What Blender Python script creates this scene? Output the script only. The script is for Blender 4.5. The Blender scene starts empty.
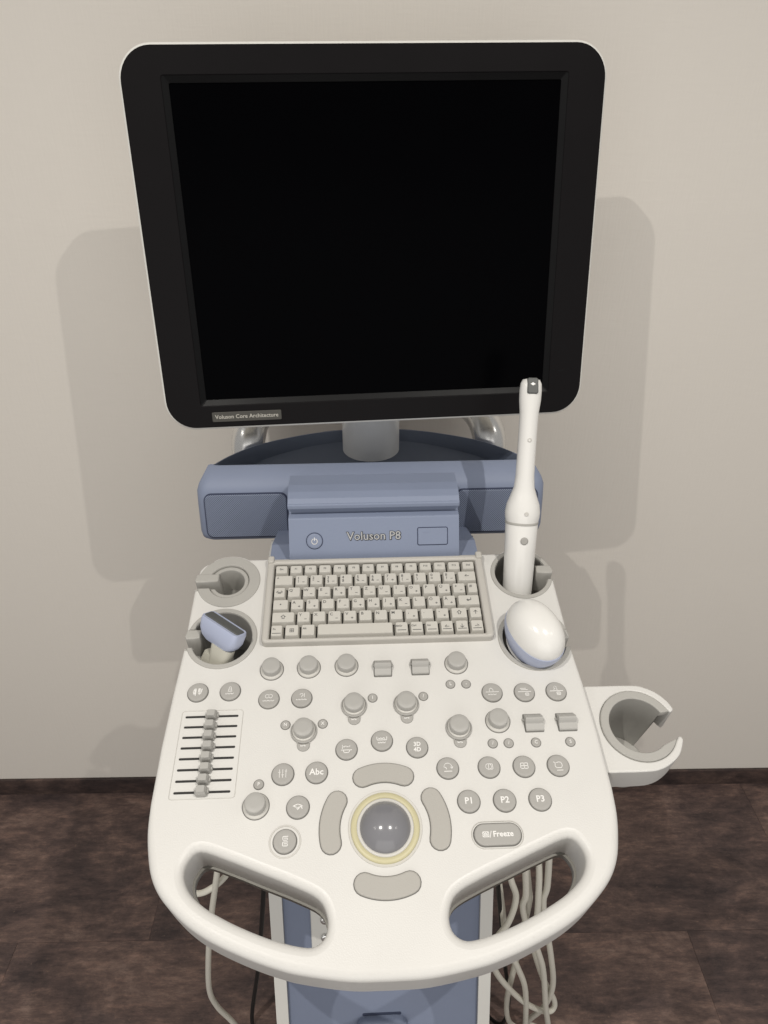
import bpy, math, random
from mathutils import Vector, Matrix, Euler
from mathutils.geometry import tessellate_polygon
random.seed(7)
R = math.radians
scn = bpy.context.scene
col = scn.collection

# ------------------------------------------------------------------ camera
cam_d = bpy.data.cameras.new('camera')
cam_d.sensor_fit = 'VERTICAL'; cam_d.sensor_height = 24.0
cam_d.lens = 24.0 * 710.0 / 1024.0
cam_d.clip_start = 0.02; cam_d.clip_end = 50
cam = bpy.data.objects.new('camera', cam_d); col.objects.link(cam)
cam.location = (0, 0, 1.3684); cam.rotation_euler = (R(90 - 32.3), 0, 0)
scn.camera = cam

# ------------------------------------------------------------------ light
world = bpy.data.worlds.new('World'); scn.world = world; world.use_nodes = True
bg = world.node_tree.nodes['Background']
bg.inputs[0].default_value = (1.0, 0.975, 0.94, 1); bg.inputs[1].default_value = 0.35
def lamp(name, kind, loc, energy, color, **kw):
    d = bpy.data.lights.new(name, kind); d.energy = energy; d.color = color
    for k, v in kw.items(): setattr(d, k, v)
    o = bpy.data.objects.new(name, d); col.objects.link(o); o.location = loc
    return o
WARM = (1.0, 0.955, 0.885)
lamp('ceiling_spot_right', 'AREA', (0.53, -0.09, 2.25), 8.1, WARM, shape='DISK', size=0.015, spread=R(142))   # recessed downlights, facing the floor
lamp('ceiling_spot_left', 'AREA', (-0.46, -0.09, 2.22), 8.1, WARM, shape='DISK', size=0.015, spread=R(142))
for x_ in (-1.25, 1.35): lamp('ceiling_spot_far', 'AREA', (x_, -0.05, 2.25), 1.6, WARM, shape='DISK', size=0.03)
fill_lamp = lamp('added_fill_light', 'AREA', (0.0, -2.0, 0.95), 19, (1.0, 0.975, 0.94), shape='RECTANGLE', size=3.0, size_y=1.8)   # added soft fill behind the camera, lifts the lower wall
fill_lamp.rotation_euler = (R(90), 0, 0)
vs = scn.view_settings
vs.view_transform = 'Standard'; vs.look = 'None'; vs.exposure = 0.0; vs.gamma = 1.0; vs.use_curve_mapping = False

# ------------------------------------------------------------------ materials
def nodes_of(m):
    nt = m.node_tree
    return nt, nt.nodes['Principled BSDF']
def plastic(name, c, rough=0.45, spec=0.4, var=0.04, grain=0.0, metal=0.0, grain_scale=900, coat=0.0):
    """plain moulded plastic or metal with faint tone variation, uneven gloss and optional fine grain"""
    m = bpy.data.materials.new(name); m.use_nodes = True
    nt, b = nodes_of(m); N = nt.nodes; L = nt.links
    tc = N.new('ShaderNodeTexCoord')
    nz = N.new('ShaderNodeTexNoise'); nz.inputs['Scale'].default_value = 23; nz.inputs['Detail'].default_value = 5
    L.new(tc.outputs['Object'], nz.inputs['Vector'])
    mix = N.new('ShaderNodeMix'); mix.data_type = 'RGBA'
    mix.inputs['A'].default_value = (*[x * (1 - var) for x in c], 1)
    mix.inputs['B'].default_value = (*[min(1, x * (1 + var)) for x in c], 1)
    L.new(nz.outputs['Fac'], mix.inputs['Factor']); L.new(mix.outputs['Result'], b.inputs['Base Color'])
    mr = N.new('ShaderNodeMapRange'); mr.inputs['To Min'].default_value = max(0.02, rough - 0.07); mr.inputs['To Max'].default_value = min(1, rough + 0.07)
    L.new(nz.outputs['Fac'], mr.inputs['Value']); L.new(mr.outputs['Result'], b.inputs['Roughness'])
    b.inputs['Specular IOR Level'].default_value = spec; b.inputs['Metallic'].default_value = metal
    b.inputs['Coat Weight'].default_value = coat
    if grain:
        g = N.new('ShaderNodeTexNoise'); g.inputs['Scale'].default_value = grain_scale; g.inputs['Detail'].default_value = 2
        L.new(tc.outputs['Object'], g.inputs['Vector'])
        bu = N.new('ShaderNodeBump'); bu.inputs['Strength'].default_value = grain; bu.inputs['Distance'].default_value = 0.0006
        L.new(g.outputs['Fac'], bu.inputs['Height']); L.new(bu.outputs['Normal'], b.inputs['Normal'])
    return m

M = {}
M['white'] = plastic('warm_white_plastic', (0.645, 0.634, 0.610), 0.38, 0.4, 0.025, 0.22)
M['white_probe'] = plastic('glossy_white_plastic', (0.76, 0.75, 0.725), 0.22, 0.5, 0.01)
M['white_shell'] = plastic('white_shell', (0.74, 0.73, 0.69), 0.4, 0.4, 0.02, 0.1)
M['under'] = plastic('underside_grey', (0.34, 0.33, 0.30), 0.55, 0.3, 0.04)
M['blue'] = plastic('slate_blue_plastic', (0.215, 0.25, 0.345), 0.5, 0.35, 0.04, 0.25)
M['blue_shaded'] = plastic('slate_blue_recess_shaded', (0.125, 0.15, 0.205), 0.6, 0.3, 0.05, 0.25)  # slate blue darkened: shade under the monitor is partly put into the colour
M['blue_line'] = plastic('blue_shadow_gap', (0.05, 0.06, 0.10), 0.7, 0.2, 0.05)
M['btn'] = plastic('grey_button_plastic', (0.365, 0.355, 0.335), 0.5, 0.3, 0.03, 0.15)
M['btn_pad'] = plastic('warm_grey_rubber', (0.41, 0.395, 0.365), 0.6, 0.25, 0.03, 0.2)
M['knob'] = plastic('grey_knob_plastic', (0.39, 0.382, 0.362), 0.45, 0.35, 0.03, 0.1)
M['skirt'] = plastic('pale_grey_skirt', (0.58, 0.565, 0.53), 0.4, 0.35, 0.02)
M['gap'] = plastic('dark_gap', (0.035, 0.034, 0.033), 0.7, 0.2, 0.05)
M['gap_grey'] = plastic('grey_gap', (0.16, 0.155, 0.145), 0.7, 0.2, 0.05)
M['liner'] = plastic('holder_grey_rubber', (0.40, 0.39, 0.365), 0.6, 0.25, 0.04, 0.2)
M['liner_deep'] = plastic('holder_dark_insert', (0.20, 0.195, 0.18), 0.6, 0.25, 0.05, 0.2)
M['kbframe'] = plastic('keyboard_frame_grey', (0.485, 0.466, 0.43), 0.5, 0.3, 0.02, 0.15)
M['key'] = plastic('keycap_beige', (0.55, 0.532, 0.49), 0.5, 0.3, 0.02, 0.1)
M['legend'] = plastic('legend_ink', (0.10, 0.10, 0.10), 0.6, 0.2, 0.02)
M['mark'] = plastic('pale_print', (0.78, 0.77, 0.75), 0.5, 0.3, 0.01)
M['yellow'] = plastic('translucent_yellow_ring', (0.53, 0.49, 0.31), 0.4, 0.4, 0.03)
M['ball'] = plastic('trackball_grey', (0.20, 0.20, 0.215), 0.17, 0.5, 0.03)
M['black'] = plastic('black_bezel', (0.0070, 0.0062, 0.0068), 0.45, 0.075, 0.08, 0.1)
M['bezel_edge'] = plastic('black_bezel_lip', (0.006, 0.006, 0.0065), 0.4, 0.13, 0.05)
M['screen'] = plastic('switched_off_screen', (0.0010, 0.0010, 0.0014), 0.22, 0.010, 0.05)
M['plate'] = plastic('dark_name_plate', (0.055, 0.052, 0.045), 0.45, 0.4, 0.1)
M['plate_txt'] = plastic('name_plate_print', (0.50, 0.48, 0.43), 0.5, 0.3, 0.01)
M['silver'] = plastic('silver_metal', (0.78, 0.78, 0.77), 0.24, 0.5, 0.03, 0, 0.9)
M['logo'] = plastic('logo_metal', (0.42, 0.42, 0.42), 0.3, 0.5, 0.05, 0, 0.6)
M['post'] = plastic('painted_silver', (0.78, 0.79, 0.80), 0.30, 0.5, 0.03, 0.1, 0.12)
M['lilac'] = plastic('lilac_plastic', (0.40, 0.44, 0.575), 0.35, 0.4, 0.03)
M['lens'] = plastic('dark_grey_lens', (0.095, 0.098, 0.095), 0.5, 0.35, 0.05)
M['beige'] = plastic('beige_probe_handle', (0.50, 0.485, 0.42), 0.45, 0.35, 0.03)
M['cable'] = plastic('beige_cable', (0.66, 0.64, 0.57), 0.45, 0.35, 0.05)
M['cable_black'] = plastic('black_cable', (0.015, 0.014, 0.014), 0.5, 0.3, 0.05)
M['wheel'] = plastic('dark_castor', (0.04, 0.04, 0.042), 0.6, 0.3, 0.05)

def grille_mat():
    m = plastic('perforated_blue_grille', (0.205, 0.24, 0.33), 0.5, 0.35, 0.03)
    nt, b = nodes_of(m); N = nt.nodes; L = nt.links
    tc = N.new('ShaderNodeTexCoord'); sep = N.new('ShaderNodeSeparateXYZ'); L.new(tc.outputs['Object'], sep.inputs[0])
    def mth(op, a, bb=None):
        n = N.new('ShaderNodeMath'); n.operation = op
        for i, x in enumerate((a, bb)):
            if x is None: continue
            if isinstance(x, (int, float)): n.inputs[i].default_value = x
            else: L.new(x, n.inputs[i])
        return n.outputs[0]
    k = 2 * math.pi / 0.0026
    a = mth('ADD', sep.outputs['X'], sep.outputs['Y']); c = mth('SUBTRACT', sep.outputs['X'], sep.outputs['Y'])
    s = mth('ADD', mth('SINE', mth('MULTIPLY', a, k)), mth('SINE', mth('MULTIPLY', c, k)))
    hole = mth('GREATER_THAN', s, 0.55)
    mix = N.new('ShaderNodeMix'); mix.data_type = 'RGBA'
    old = b.inputs['Base Color'].links[0].from_socket
    L.new(old, mix.inputs['A']); mix.inputs['B'].default_value = (0.06, 0.07, 0.105, 1); L.new(hole, mix.inputs['Factor'])
    L.new(mix.outputs['Result'], b.inputs['Base Color'])
    bu = N.new('ShaderNodeBump'); bu.inputs['Strength'].default_value = 0.8; bu.inputs['Distance'].default_value = 0.0008; bu.invert = True
    L.new(hole, bu.inputs['Height']); L.new(bu.outputs['Normal'], b.inputs['Normal'])
    return m
M['grille'] = grille_mat()

def wall_mat():
    m = bpy.data.materials.new('woven_wallpaper'); m.use_nodes = True
    nt, b = nodes_of(m); N = nt.nodes; L = nt.links
    tc = N.new('ShaderNodeTexCoord')
    def noise(scale, stretch, det=3):
        mp = N.new('ShaderNodeMapping'); mp.inputs['Scale'].default_value = stretch; L.new(tc.outputs['Object'], mp.inputs[0])
        n = N.new('ShaderNodeTexNoise'); n.inputs['Scale'].default_value = scale; n.inputs['Detail'].default_value = det
        L.new(mp.outputs[0], n.inputs['Vector']); return n.outputs['Fac']
    hor = noise(260, (0.12, 1, 1)); ver = noise(260, (1, 1, 0.10)); big = noise(3, (1, 1, 1), 4)
    def mixc(f, a, c):
        n = N.new('ShaderNodeMix'); n.data_type = 'RGBA'; L.new(f, n.inputs['Factor'])
        for s_, x in (('A', a), ('B', c)):
            if isinstance(x, tuple): n.inputs[s_].default_value = (*x, 1)
            else: L.new(x, n.inputs[s_])
        return n.outputs['Result']
    c1 = mixc(hor, (0.735, 0.695, 0.640), (0.765, 0.725, 0.668)); c2 = mixc(ver, (0.735, 0.695, 0.640), (0.765, 0.725, 0.668))
    mm = N.new('ShaderNodeMix'); mm.data_type = 'RGBA'; L.new(big, mm.inputs['Factor']); L.new(c1, mm.inputs['A']); L.new(c2, mm.inputs['B'])
    L.new(mm.outputs['Result'], b.inputs['Base Color'])
    ad = N.new('ShaderNodeMath'); ad.operation = 'ADD'; L.new(hor, ad.inputs[0]); L.new(ver, ad.inputs[1])
    bu = N.new('ShaderNodeBump'); bu.inputs['Strength'].default_value = 0.24; bu.inputs['Distance'].default_value = 0.0009
    L.new(ad.outputs[0], bu.inputs['Height']); L.new(bu.outputs['Normal'], b.inputs['Normal'])
    b.inputs['Roughness'].default_value = 0.8; b.inputs['Specular IOR Level'].default_value = 0.2
    return m
M['wall'] = wall_mat()

def vinyl_mat(name, gain=1.0):
    """dark brown vinyl with cloudy rusty mottling; the pattern shifts from plank to plank"""
    m = bpy.data.materials.new(name); m.use_nodes = True
    nt, b = nodes_of(m); N = nt.nodes; L = nt.links
    tc = N.new('ShaderNodeTexCoord'); oi = N.new('ShaderNodeObjectInfo')
    off = N.new('ShaderNodeVectorMath'); off.operation = 'SCALE'; off.inputs[0].default_value = (31, 17, 9); L.new(oi.outputs['Random'], off.inputs['Scale'])
    add = N.new('ShaderNodeVectorMath'); add.operation = 'ADD'; L.new(tc.outputs['Object'], add.inputs[0]); L.new(off.outputs[0], add.inputs[1])
    def noise(scale, stretch, det, rough=0.6, dist=0.0):
        mp = N.new('ShaderNodeMapping'); mp.inputs['Scale'].default_value = stretch; L.new(add.outputs[0], mp.inputs[0])
        n = N.new('ShaderNodeTexNoise'); n.inputs['Scale'].default_value = scale; n.inputs['Detail'].default_value = det
        n.inputs['Roughness'].default_value = rough; n.inputs['Distortion'].default_value = dist
        L.new(mp.outputs[0], n.inputs['Vector']); return n.outputs['Fac']
    def ramp(f, stops):
        r = N.new('ShaderNodeValToRGB'); L.new(f, r.inputs[0]); e = r.color_ramp.elements
        e[0].position, e[1].position = stops[0][0], stops[-1][0]
        e[0].color, e[1].color = (*stops[0][1], 1), (*stops[-1][1], 1)
        for p, c in stops[1:-1]: x = e.new(p); x.color = (*c, 1)
        return r.outputs[0]
    g = gain
    base = ramp(noise(9.5, (0.75, 1.35, 1), 12, 0.76, 0.25), [(0.34, (0.021 * g, 0.0155 * g, 0.0155 * g)), (0.47, (0.038 * g, 0.0262 * g, 0.0240 * g)), (0.57, (0.062 * g, 0.0415 * g, 0.0355 * g)), (0.70, (0.105 * g, 0.073 * g, 0.061 * g))])
    streak = ramp(noise(60, (0.35, 1.5, 1), 10, 0.8), [(0.36, (0.62, 0.62, 0.65)), (0.52, (1, 1, 1)), (0.68, (1.6, 1.5, 1.42))])
    mu = N.new('ShaderNodeMix'); mu.data_type = 'RGBA'; mu.blend_type = 'MULTIPLY'; mu.inputs['Factor'].default_value = 1
    L.new(base, mu.inputs['A']); L.new(streak, mu.inputs['B'])
    fleck = ramp(noise(160, (0.6, 1, 1), 4, 0.6), [(0.64, (0, 0, 0)), (0.82, (0.7, 0.7, 0.7))])
    mf = N.new('ShaderNodeMix'); mf.data_type = 'RGBA'; L.new(fleck, mf.inputs['Factor']); L.new(mu.outputs['Result'], mf.inputs['A'])
    mf.inputs['B'].default_value = (0.11 * g, 0.075 * g, 0.055 * g, 1)
    L.new(mf.outputs['Result'], b.inputs['Base Color'])
    rr = N.new('ShaderNodeMapRange'); rr.inputs['To Min'].default_value = 0.42; rr.inputs['To Max'].default_value = 0.68
    n2 = noise(45, (0.5, 1, 1), 6); L.new(n2, rr.inputs['Value']); L.new(rr.outputs[0], b.inputs['Roughness'])
    bu = N.new('ShaderNodeBump'); bu.inputs['Strength'].default_value = 0.25; bu.inputs['Distance'].default_value = 0.0012
    L.new(n2, bu.inputs['Height']); L.new(bu.outputs['Normal'], b.inputs['Normal'])
    b.inputs['Specular IOR Level'].default_value = 0.3
    return m
M['vinyl'] = vinyl_mat('brown_vinyl_plank', 2.25)
M['skirting'] = vinyl_mat('brown_vinyl_skirting', 1.3)

# ------------------------------------------------------------------ mesh tools
class MB:
    def __init__(s): s.v = []; s.f = []; s.m = []; s.sm = []
    def add(s, verts, faces, mat=0, smooth=False, mx=None):
        o = len(s.v)
        s.v += [tuple(mx @ Vector(p)) if mx else tuple(p) for p in verts]
        s.f += [tuple(i + o for i in f) for f in faces]; s.m += [mat] * len(faces); s.sm += [smooth] * len(faces)
    def mesh(s, name, mats):
        me = bpy.data.meshes.new(name); me.from_pydata(s.v, [], s.f)
        for k in mats: me.materials.append(M[k])
        me.polygons.foreach_set('material_index', s.m); me.polygons.foreach_set('use_smooth', s.sm)
        me.update(); return me
    # --- shapes
    def loft(s, rings, mat=0, smooth=True, cap0=True, cap1=True, closed=True, mx=None):
        n = len(rings[0]); v = [p for r in rings for p in r]; f = []
        for j in range(len(rings) - 1):
            for i in range(n if closed else n - 1):
                k = (i + 1) % n
                f.append((j * n + i, j * n + k, (j + 1) * n + k, (j + 1) * n + i))
        s.add(v, f, mat, smooth, mx)
        if cap0: s.add(rings[0], [tuple(reversed(range(n)))], mat, False, mx)
        if cap1: s.add(rings[-1], [tuple(range(n))], mat, False, mx)
    def lathe(s, prof, seg=32, mat=0, smooth=True, mx=None, cap0=True, cap1=True, sx=1, sy=1):
        rings = [[(r * sx * math.cos(2 * math.pi * i / seg), r * sy * math.sin(2 * math.pi * i / seg), z) for i in range(seg)] for r, z in prof]
        s.loft(rings, mat, smooth, cap0, cap1, True, mx)
    def plate(s, contours, z0, z1, r=0.002, seg=3, rb=0.0, mat=0, mx=None, smooth=True):
        """flat slab from a CCW outline plus CW holes, upper edges rounded by r (a number or a function of the point)"""
        tops, bots = [], []
        for c in contours:
            nn = inward(c); rr = [r(p) if callable(r) else r for p in c]
            rings = []
            if rb: rings.append([(p[0] + n[0] * rb, p[1] + n[1] * rb, z0) for p, n in zip(c, nn)]); rings.append([(p[0], p[1], z0 + rb) for p in c])
            else: rings.append([(p[0], p[1], z0) for p in c])
            for j in range(seg + 1):
                t = math.pi / 2 * j / seg
                rings.append([(p[0] + n[0] * q * (1 - math.cos(t)), p[1] + n[1] * q * (1 - math.cos(t)), z1 - q + q * math.sin(t)) for p, n, q in zip(c, nn, rr)])
                if not any(rr): break
            s.loft(rings, mat, smooth, False, False, True, mx)
            tops.append(rings[-1]); bots.append(rings[0])
        for loops, flip in ((tops, False), (bots, True)):
            vv = [p for l in loops for p in l]
            tri = tessellate_polygon([[Vector((p[0], p[1], 0)) for p in l] for l in loops])
            out = []
            for t in tri:
                a, b_, c_ = (Vector(vv[i]) for i in t)
                up = (b_ - a).cross(c_ - a).z > 0
                out.append(t if up != flip else tuple(reversed(t)))
            s.add(vv, out, mat, False, mx)
    def box(s, x0, x1, y0, y1, z0, z1, mat=0, mx=None, taper=0.0):
        t = taper
        v = [(x0, y0, z0), (x1, y0, z0), (x1, y1, z0), (x0, y1, z0), (x0 + t, y0 + t, z1), (x1 - t, y0 + t, z1), (x1 - t, y1 - t, z1), (x0 + t, y1 - t, z1)]
        s.add(v, [(0, 3, 2, 1), (4, 5, 6, 7), (0, 1, 5, 4), (1, 2, 6, 5), (2, 3, 7, 6), (3, 0, 4, 7)], mat, False, mx)
    def tube(s, path, r, seg=10, mat=0, res=6, closed=False, caps=True, mx=None):
        P = spline3(path, res, closed); n = len(P); rings = []
        up = Vector((0.13, 0.27, 0.95)).normalized(); T0 = None
        for i, p in enumerate(P):
            t = (P[(i + 1) % n] - P[i - 1]) if closed else (P[min(i + 1, n - 1)] - P[max(i - 1, 0)])
            t.normalize()
            if T0 is None:
                a = t.orthogonal().normalized()
            else:
                a = (a - t * a.dot(t)).normalized()
            T0 = t; b = t.cross(a); rad = r(i / (n - 1)) if callable(r) else r
            rings.append([tuple(p + a * (rad * math.cos(2 * math.pi * k / seg)) + b * (rad * math.sin(2 * math.pi * k / seg))) for k in range(seg)])
        if closed: rings.append(rings[0])
        s.loft(rings, mat, True, caps and not closed, caps and not closed, True, mx)
    def merge(s, me, mat, mx):
        s.add([v.co for v in me.vertices], [tuple(p.vertices) for p in me.polygons], mat, False, mx)
    def ribbons(s, polys, w, z0, z1, mat=0, mx=None):
        for pl in polys:
            for a, b in zip(pl[:-1], pl[1:]):
                d = Vector((b[0] - a[0], b[1] - a[1])); l = d.length
                if l < 1e-9: continue
                d /= l; n = Vector((-d.y, d.x)) * w / 2; e = d * w / 2
                q = [(a[0] - e.x - n.x, a[1] - e.y - n.y), (b[0] + e.x - n.x, b[1] + e.y - n.y), (b[0] + e.x + n.x, b[1] + e.y + n.y), (a[0] - e.x + n.x, a[1] - e.y + n.y)]
                v = [(*p, z0) for p in q] + [(*p, z1) for p in q]
                s.add(v, [(4, 5, 6, 7), (0, 1, 5, 4), (1, 2, 6, 5), (2, 3, 7, 6), (3, 0, 4, 7)], mat, False, mx)

def inward(c):
    n = len(c); out = []
    for i in range(n):
        a = Vector(c[i]) - Vector(c[i - 1]); b = Vector(c[(i + 1) % n]) - Vector(c[i])
        a = a.normalized() if a.length > 1e-9 else b.normalized(); b = b.normalized() if b.length > 1e-9 else a
        m = Vector((-a.y, a.x)) + Vector((-b.y, b.x)); l = m.length
        m = m / l if l > 1e-6 else Vector((-a.y, a.x))
        k = max(0.55, m.dot(Vector((-a.y, a.x))))
        out.append((m.x / k, m.y / k))
    return out
def offset(c, d): return [(p[0] + n[0] * d, p[1] + n[1] * d) for p, n in zip(c, inward(c))]
def spline3(pts, res=6, closed=False):
    P = [Vector(p) for p in pts]; n = len(P); out = []
    for i in range(n if closed else n - 1):
        p1, p2 = P[i], P[(i + 1) % n]
        p0 = P[i - 1] if (closed or i > 0) else p1 * 2 - p2
        p3 = P[(i + 2) % n] if (closed or i + 2 < n) else p2 * 2 - p1
        for j in range(res):
            t = j / res
            out.append(0.5 * ((2 * p1) + (p2 - p0) * t + (2 * p0 - 5 * p1 + 4 * p2 - p3) * t * t + (3 * p1 - p0 - 3 * p2 + p3) * t ** 3))
    if not closed: out.append(P[-1])
    return out
def spline2(pts, res=6, closed=False): return [(p.x, p.y) for p in spline3([(a, b, 0) for a, b in pts], res, closed)]
def circle(r, n=32, c=(0, 0), cw=False, a0=0.0):
    p = [(c[0] + r * math.cos(a0 + 2 * math.pi * i / n), c[1] + r * math.sin(a0 + 2 * math.pi * i / n)) for i in range(n)]
    return p[::-1] if cw else p
def arc(c, r, a0, a1, n): return [(c[0] + r * math.cos(R(a0 + (a1 - a0) * i / n)), c[1] + r * math.sin(R(a0 + (a1 - a0) * i / n))) for i in range(n + 1)]
def rrect(w, h, r, n=6, c=(0, 0), cw=False):
    p = []
    for sx, sy, a in ((1, 1, 0), (-1, 1, 90), (-1, -1, 180), (1, -1, 270)):
        p += arc((c[0] + sx * (w / 2 - r), c[1] + sy * (h / 2 - r)), r, a, a + 90, n)
    return p[::-1] if cw else p
def kidney(rc, half, hw, rot, n=14):
    p = arc((0, 0), rc + hw, rot - half, rot + half, n)
    e = (rc * math.cos(R(rot + half)), rc * math.sin(R(rot + half))); p += arc(e, hw, rot + half, rot + half + 180, 8)[1:-1]
    p += arc((0, 0), rc - hw, rot + half, rot - half, n)
    e = (rc * math.cos(R(rot - half)), rc * math.sin(R(rot - half))); p += arc(e, hw, rot - half + 180, rot - half + 360, 8)[1:-1]
    return p

_txt = {}
def text_mesh(s, size, bold=0.0, depth=0.00025, align='CENTER'):
    key = (s, size, bold, depth, align)
    if key in _txt: return _txt[key]
    cu = bpy.data.curves.new('lettering', 'FONT'); cu.body = s; cu.size = size; cu.extrude = depth; cu.offset = bold
    cu.align_x = align; cu.align_y = 'CENTER'; cu.resolution_u = 2
    o = bpy.data.objects.new('lettering_source', cu)
    me = bpy.data.meshes.new_from_object(o); bpy.data.objects.remove(o); bpy.data.curves.remove(cu)
    _txt[key] = me; return me

def obj(name, me, parent=None, loc=(0, 0, 0), rot=(0, 0, 0), wn=False):
    o = bpy.data.objects.new(name, me); col.objects.link(o); o.parent = parent; o.location = loc; o.rotation_euler = rot
    if wn:
        w = o.modifiers.new('weighted_normals', 'WEIGHTED_NORMAL'); w.keep_sharp = True; w.weight = 100
    return o
def tag(o, label=None, cat=None, group=None, kind=None):
    for k, v in (('label', label), ('category', cat), ('group', group), ('kind', kind)):
        if v: o[k] = v
    return o
def welded(mb, name, mats, dist=1e-6):
    import bmesh
    me = mb.mesh(name, mats); bm = bmesh.new(); bm.from_mesh(me)
    bmesh.ops.remove_doubles(bm, verts=bm.verts, dist=dist); bm.to_mesh(me); bm.free()
    return me

# ------------------------------------------------------------------ setting: floor, wall, skirting
WALL_Y, YAW_W = 1.0145, R(1.0)
b = MB(); b.box(-2.2, 2.2, 0, 0.1, -0.004, 2.7)
wall = tag(obj('wall', b.mesh('wall', ['wall']), None, (0, WALL_Y, 0), (0, 0, YAW_W)), kind='structure')
b = MB(); b.plate([rrect(4.4, 0.006, 0.0015, 2, (0, -0.0031))], 0.0, 0.047, 0.0015, 2)
tag(obj('skirting_board', b.mesh('skirting_board', ['skirting']), None, (0, WALL_Y, 0), (0, 0, YAW_W)), kind='structure')
b = MB(); b.box(-2.2, 2.2, -2.0, 0.0, -0.05, -0.004)
floor = tag(obj('floor', b.mesh('floor', ['gap']), None, (0, WALL_Y - 0.0005, 0), (0, 0, YAW_W)), kind='structure')
PW, PL, J = 0.3215, 1.24, 0.00018
shifts = [-0.44, 0.56, 0.13, 0.44, 0.80, 0.25, 0.66, 0.02, 0.5, 0.33, 0.7, 0.1]
pm = None
for row in range(6):
    y1 = -row * PW
    for k in range(-3, 3):
        xa = k * PL + shifts[row]
        if pm is None:
            b = MB(); b.plate([[(J, -PW + J), (PL - J, -PW + J), (PL - J, -J), (J, -J)]], -0.004, 0.0, 0.0002, 1)
            pm = b.mesh('plank', ['vinyl'])
        x0, x1 = xa, xa + PL
        if x1 < -2.2 or x0 > 2.2: continue
        obj('plank', pm, floor, (xa, y1, 0))

# ------------------------------------------------------------------ the machine
YAW = R(2.33); S = R(15.0)
machine = bpy.data.objects.new('ultrasound_machine', None); col.objects.link(machine)
machine.location = (-0.0078, 0.5724, 0); machine.rotation_euler = (0, 0, YAW)
tag(machine, 'white and slate blue ultrasound machine with black monitor, keyboard and control panel', 'ultrasound machine')
CS, SN = math.cos(S), math.sin(S)
PT = -0.005                                       # control panel surface, measured along its normal
def con(u, v, w=0.0): return (u, v * CS - w * SN, 0.9 + v * SN + w * CS)
def on_panel(name, me, u, v, w=PT, rz=0.0, wn=False):
    o = obj(name, me, machine, con(u, v, w), wn=wn); o.rotation_euler = (Matrix.Rotation(S, 3, 'X') @ Matrix.Rotation(rz, 3, 'Z')).to_euler()
    return o

# --- control panel outline (half), metres
half = [(0, -.333), (.030, -.3322), (.066, -.3268), (.085, -.322), (.107, -.3145), (.132, -.304), (.150, -.294), (.164, -.2835), (.1775, -.2705), (.1865, -.2565), (.192, -.240), (.1955, -.221), (.1965, -.200)]
H_LR = (-.1555, .031); H_LF = (-.155, -.039); H_RR = (.157, .032); H_RF = (.156, -.050)
def notch(c, rad, xe, v0, v1):
    """outline walk into an open round holder from the panel edge xe, entering at v0 and leaving at v1"""
    sgn = 1 if xe > 0 else -1
    a0 = math.degrees(math.asin((v0 - c[1]) / rad)); a1 = math.degrees(math.asin((v1 - c[1]) / rad))
    if sgn > 0:   # right edge, walking towards +v (CCW outline): the arc runs clockwise through the far side
        body = arc(c, rad, a0, a1 - 360, 40)
    else:         # left edge, walking towards -v
        body = arc(c, rad, 180 - a0, 180 - a1 - 360, 40)
    return [(xe, v0)] + body + [(xe, v1)]
right = spline2(half, 4)
out = list(right)
out += [(.1960, -.15), (.1940, -.10)]
out += notch(H_RF, .0335, .1912, H_RF[1] - .012, H_RF[1] + .008)
out += notch(H_RR, .0305, .1905, H_RR[1] - .009, H_RR[1] + .009)
out += arc((.165, .0365), .0250, 15, 90, 8)
out += [(-p[0], p[1]) for p in arc((.165, .0365), .0250, 90, 15, 8)]
out += notch(H_LR, .0305, -.1905, H_LR[1] + .009, H_LR[1] - .010)
out += notch(H_LF, .0325, -.1912, H_LF[1] + .009, H_LF[1] - .012)
out += [(-.1940, -.10), (-.1960, -.15)]
out += [(-p[0], p[1]) for p in right[::-1]][:-1]
hole = spline2([(.150, -.2385), (.159, -.246), (.1605, -.257), (.154, -.269), (.141, -.2795), (.124, -.2885), (.108, -.2955), (.089, -.3025), (.068, -.308), (.056, -.3085), (.048, -.302), (.047, -.290), (.054, -.277), (.075, -.2665), (.103, -.2555), (.127, -.246)], 4, True)
area = sum(hole[i - 1][0] * hole[i][1] - hole[i][0] * hole[i - 1][1] for i in range(len(hole)))
if area > 0: hole = hole[::-1]
holeL = [(-p[0], p[1]) for p in hole[::-1]]
def edge_r(p):
    v = p[1]
    if v < -.19: return .0032 + .0038 * min(1, (-.19 - v) / .05)
    return .0035 if abs(p[0]) > .188 or v > .055 else .0018
b = MB(); b.plate([out, hole, holeL], -.042, 0, edge_r, 5, 0.002)
on_panel('control_panel', welded(b, 'control_panel', ['white']), 0, 0, wn=True)
b = MB(); b.plate([offset(out, .0035), offset(hole, -.0016), offset(holeL, -.0016)], -.052, -.0422, 0.0, 1, 0.003)
on_panel('panel_underside', b.mesh('panel_underside', ['under']), 0, 0)

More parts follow.
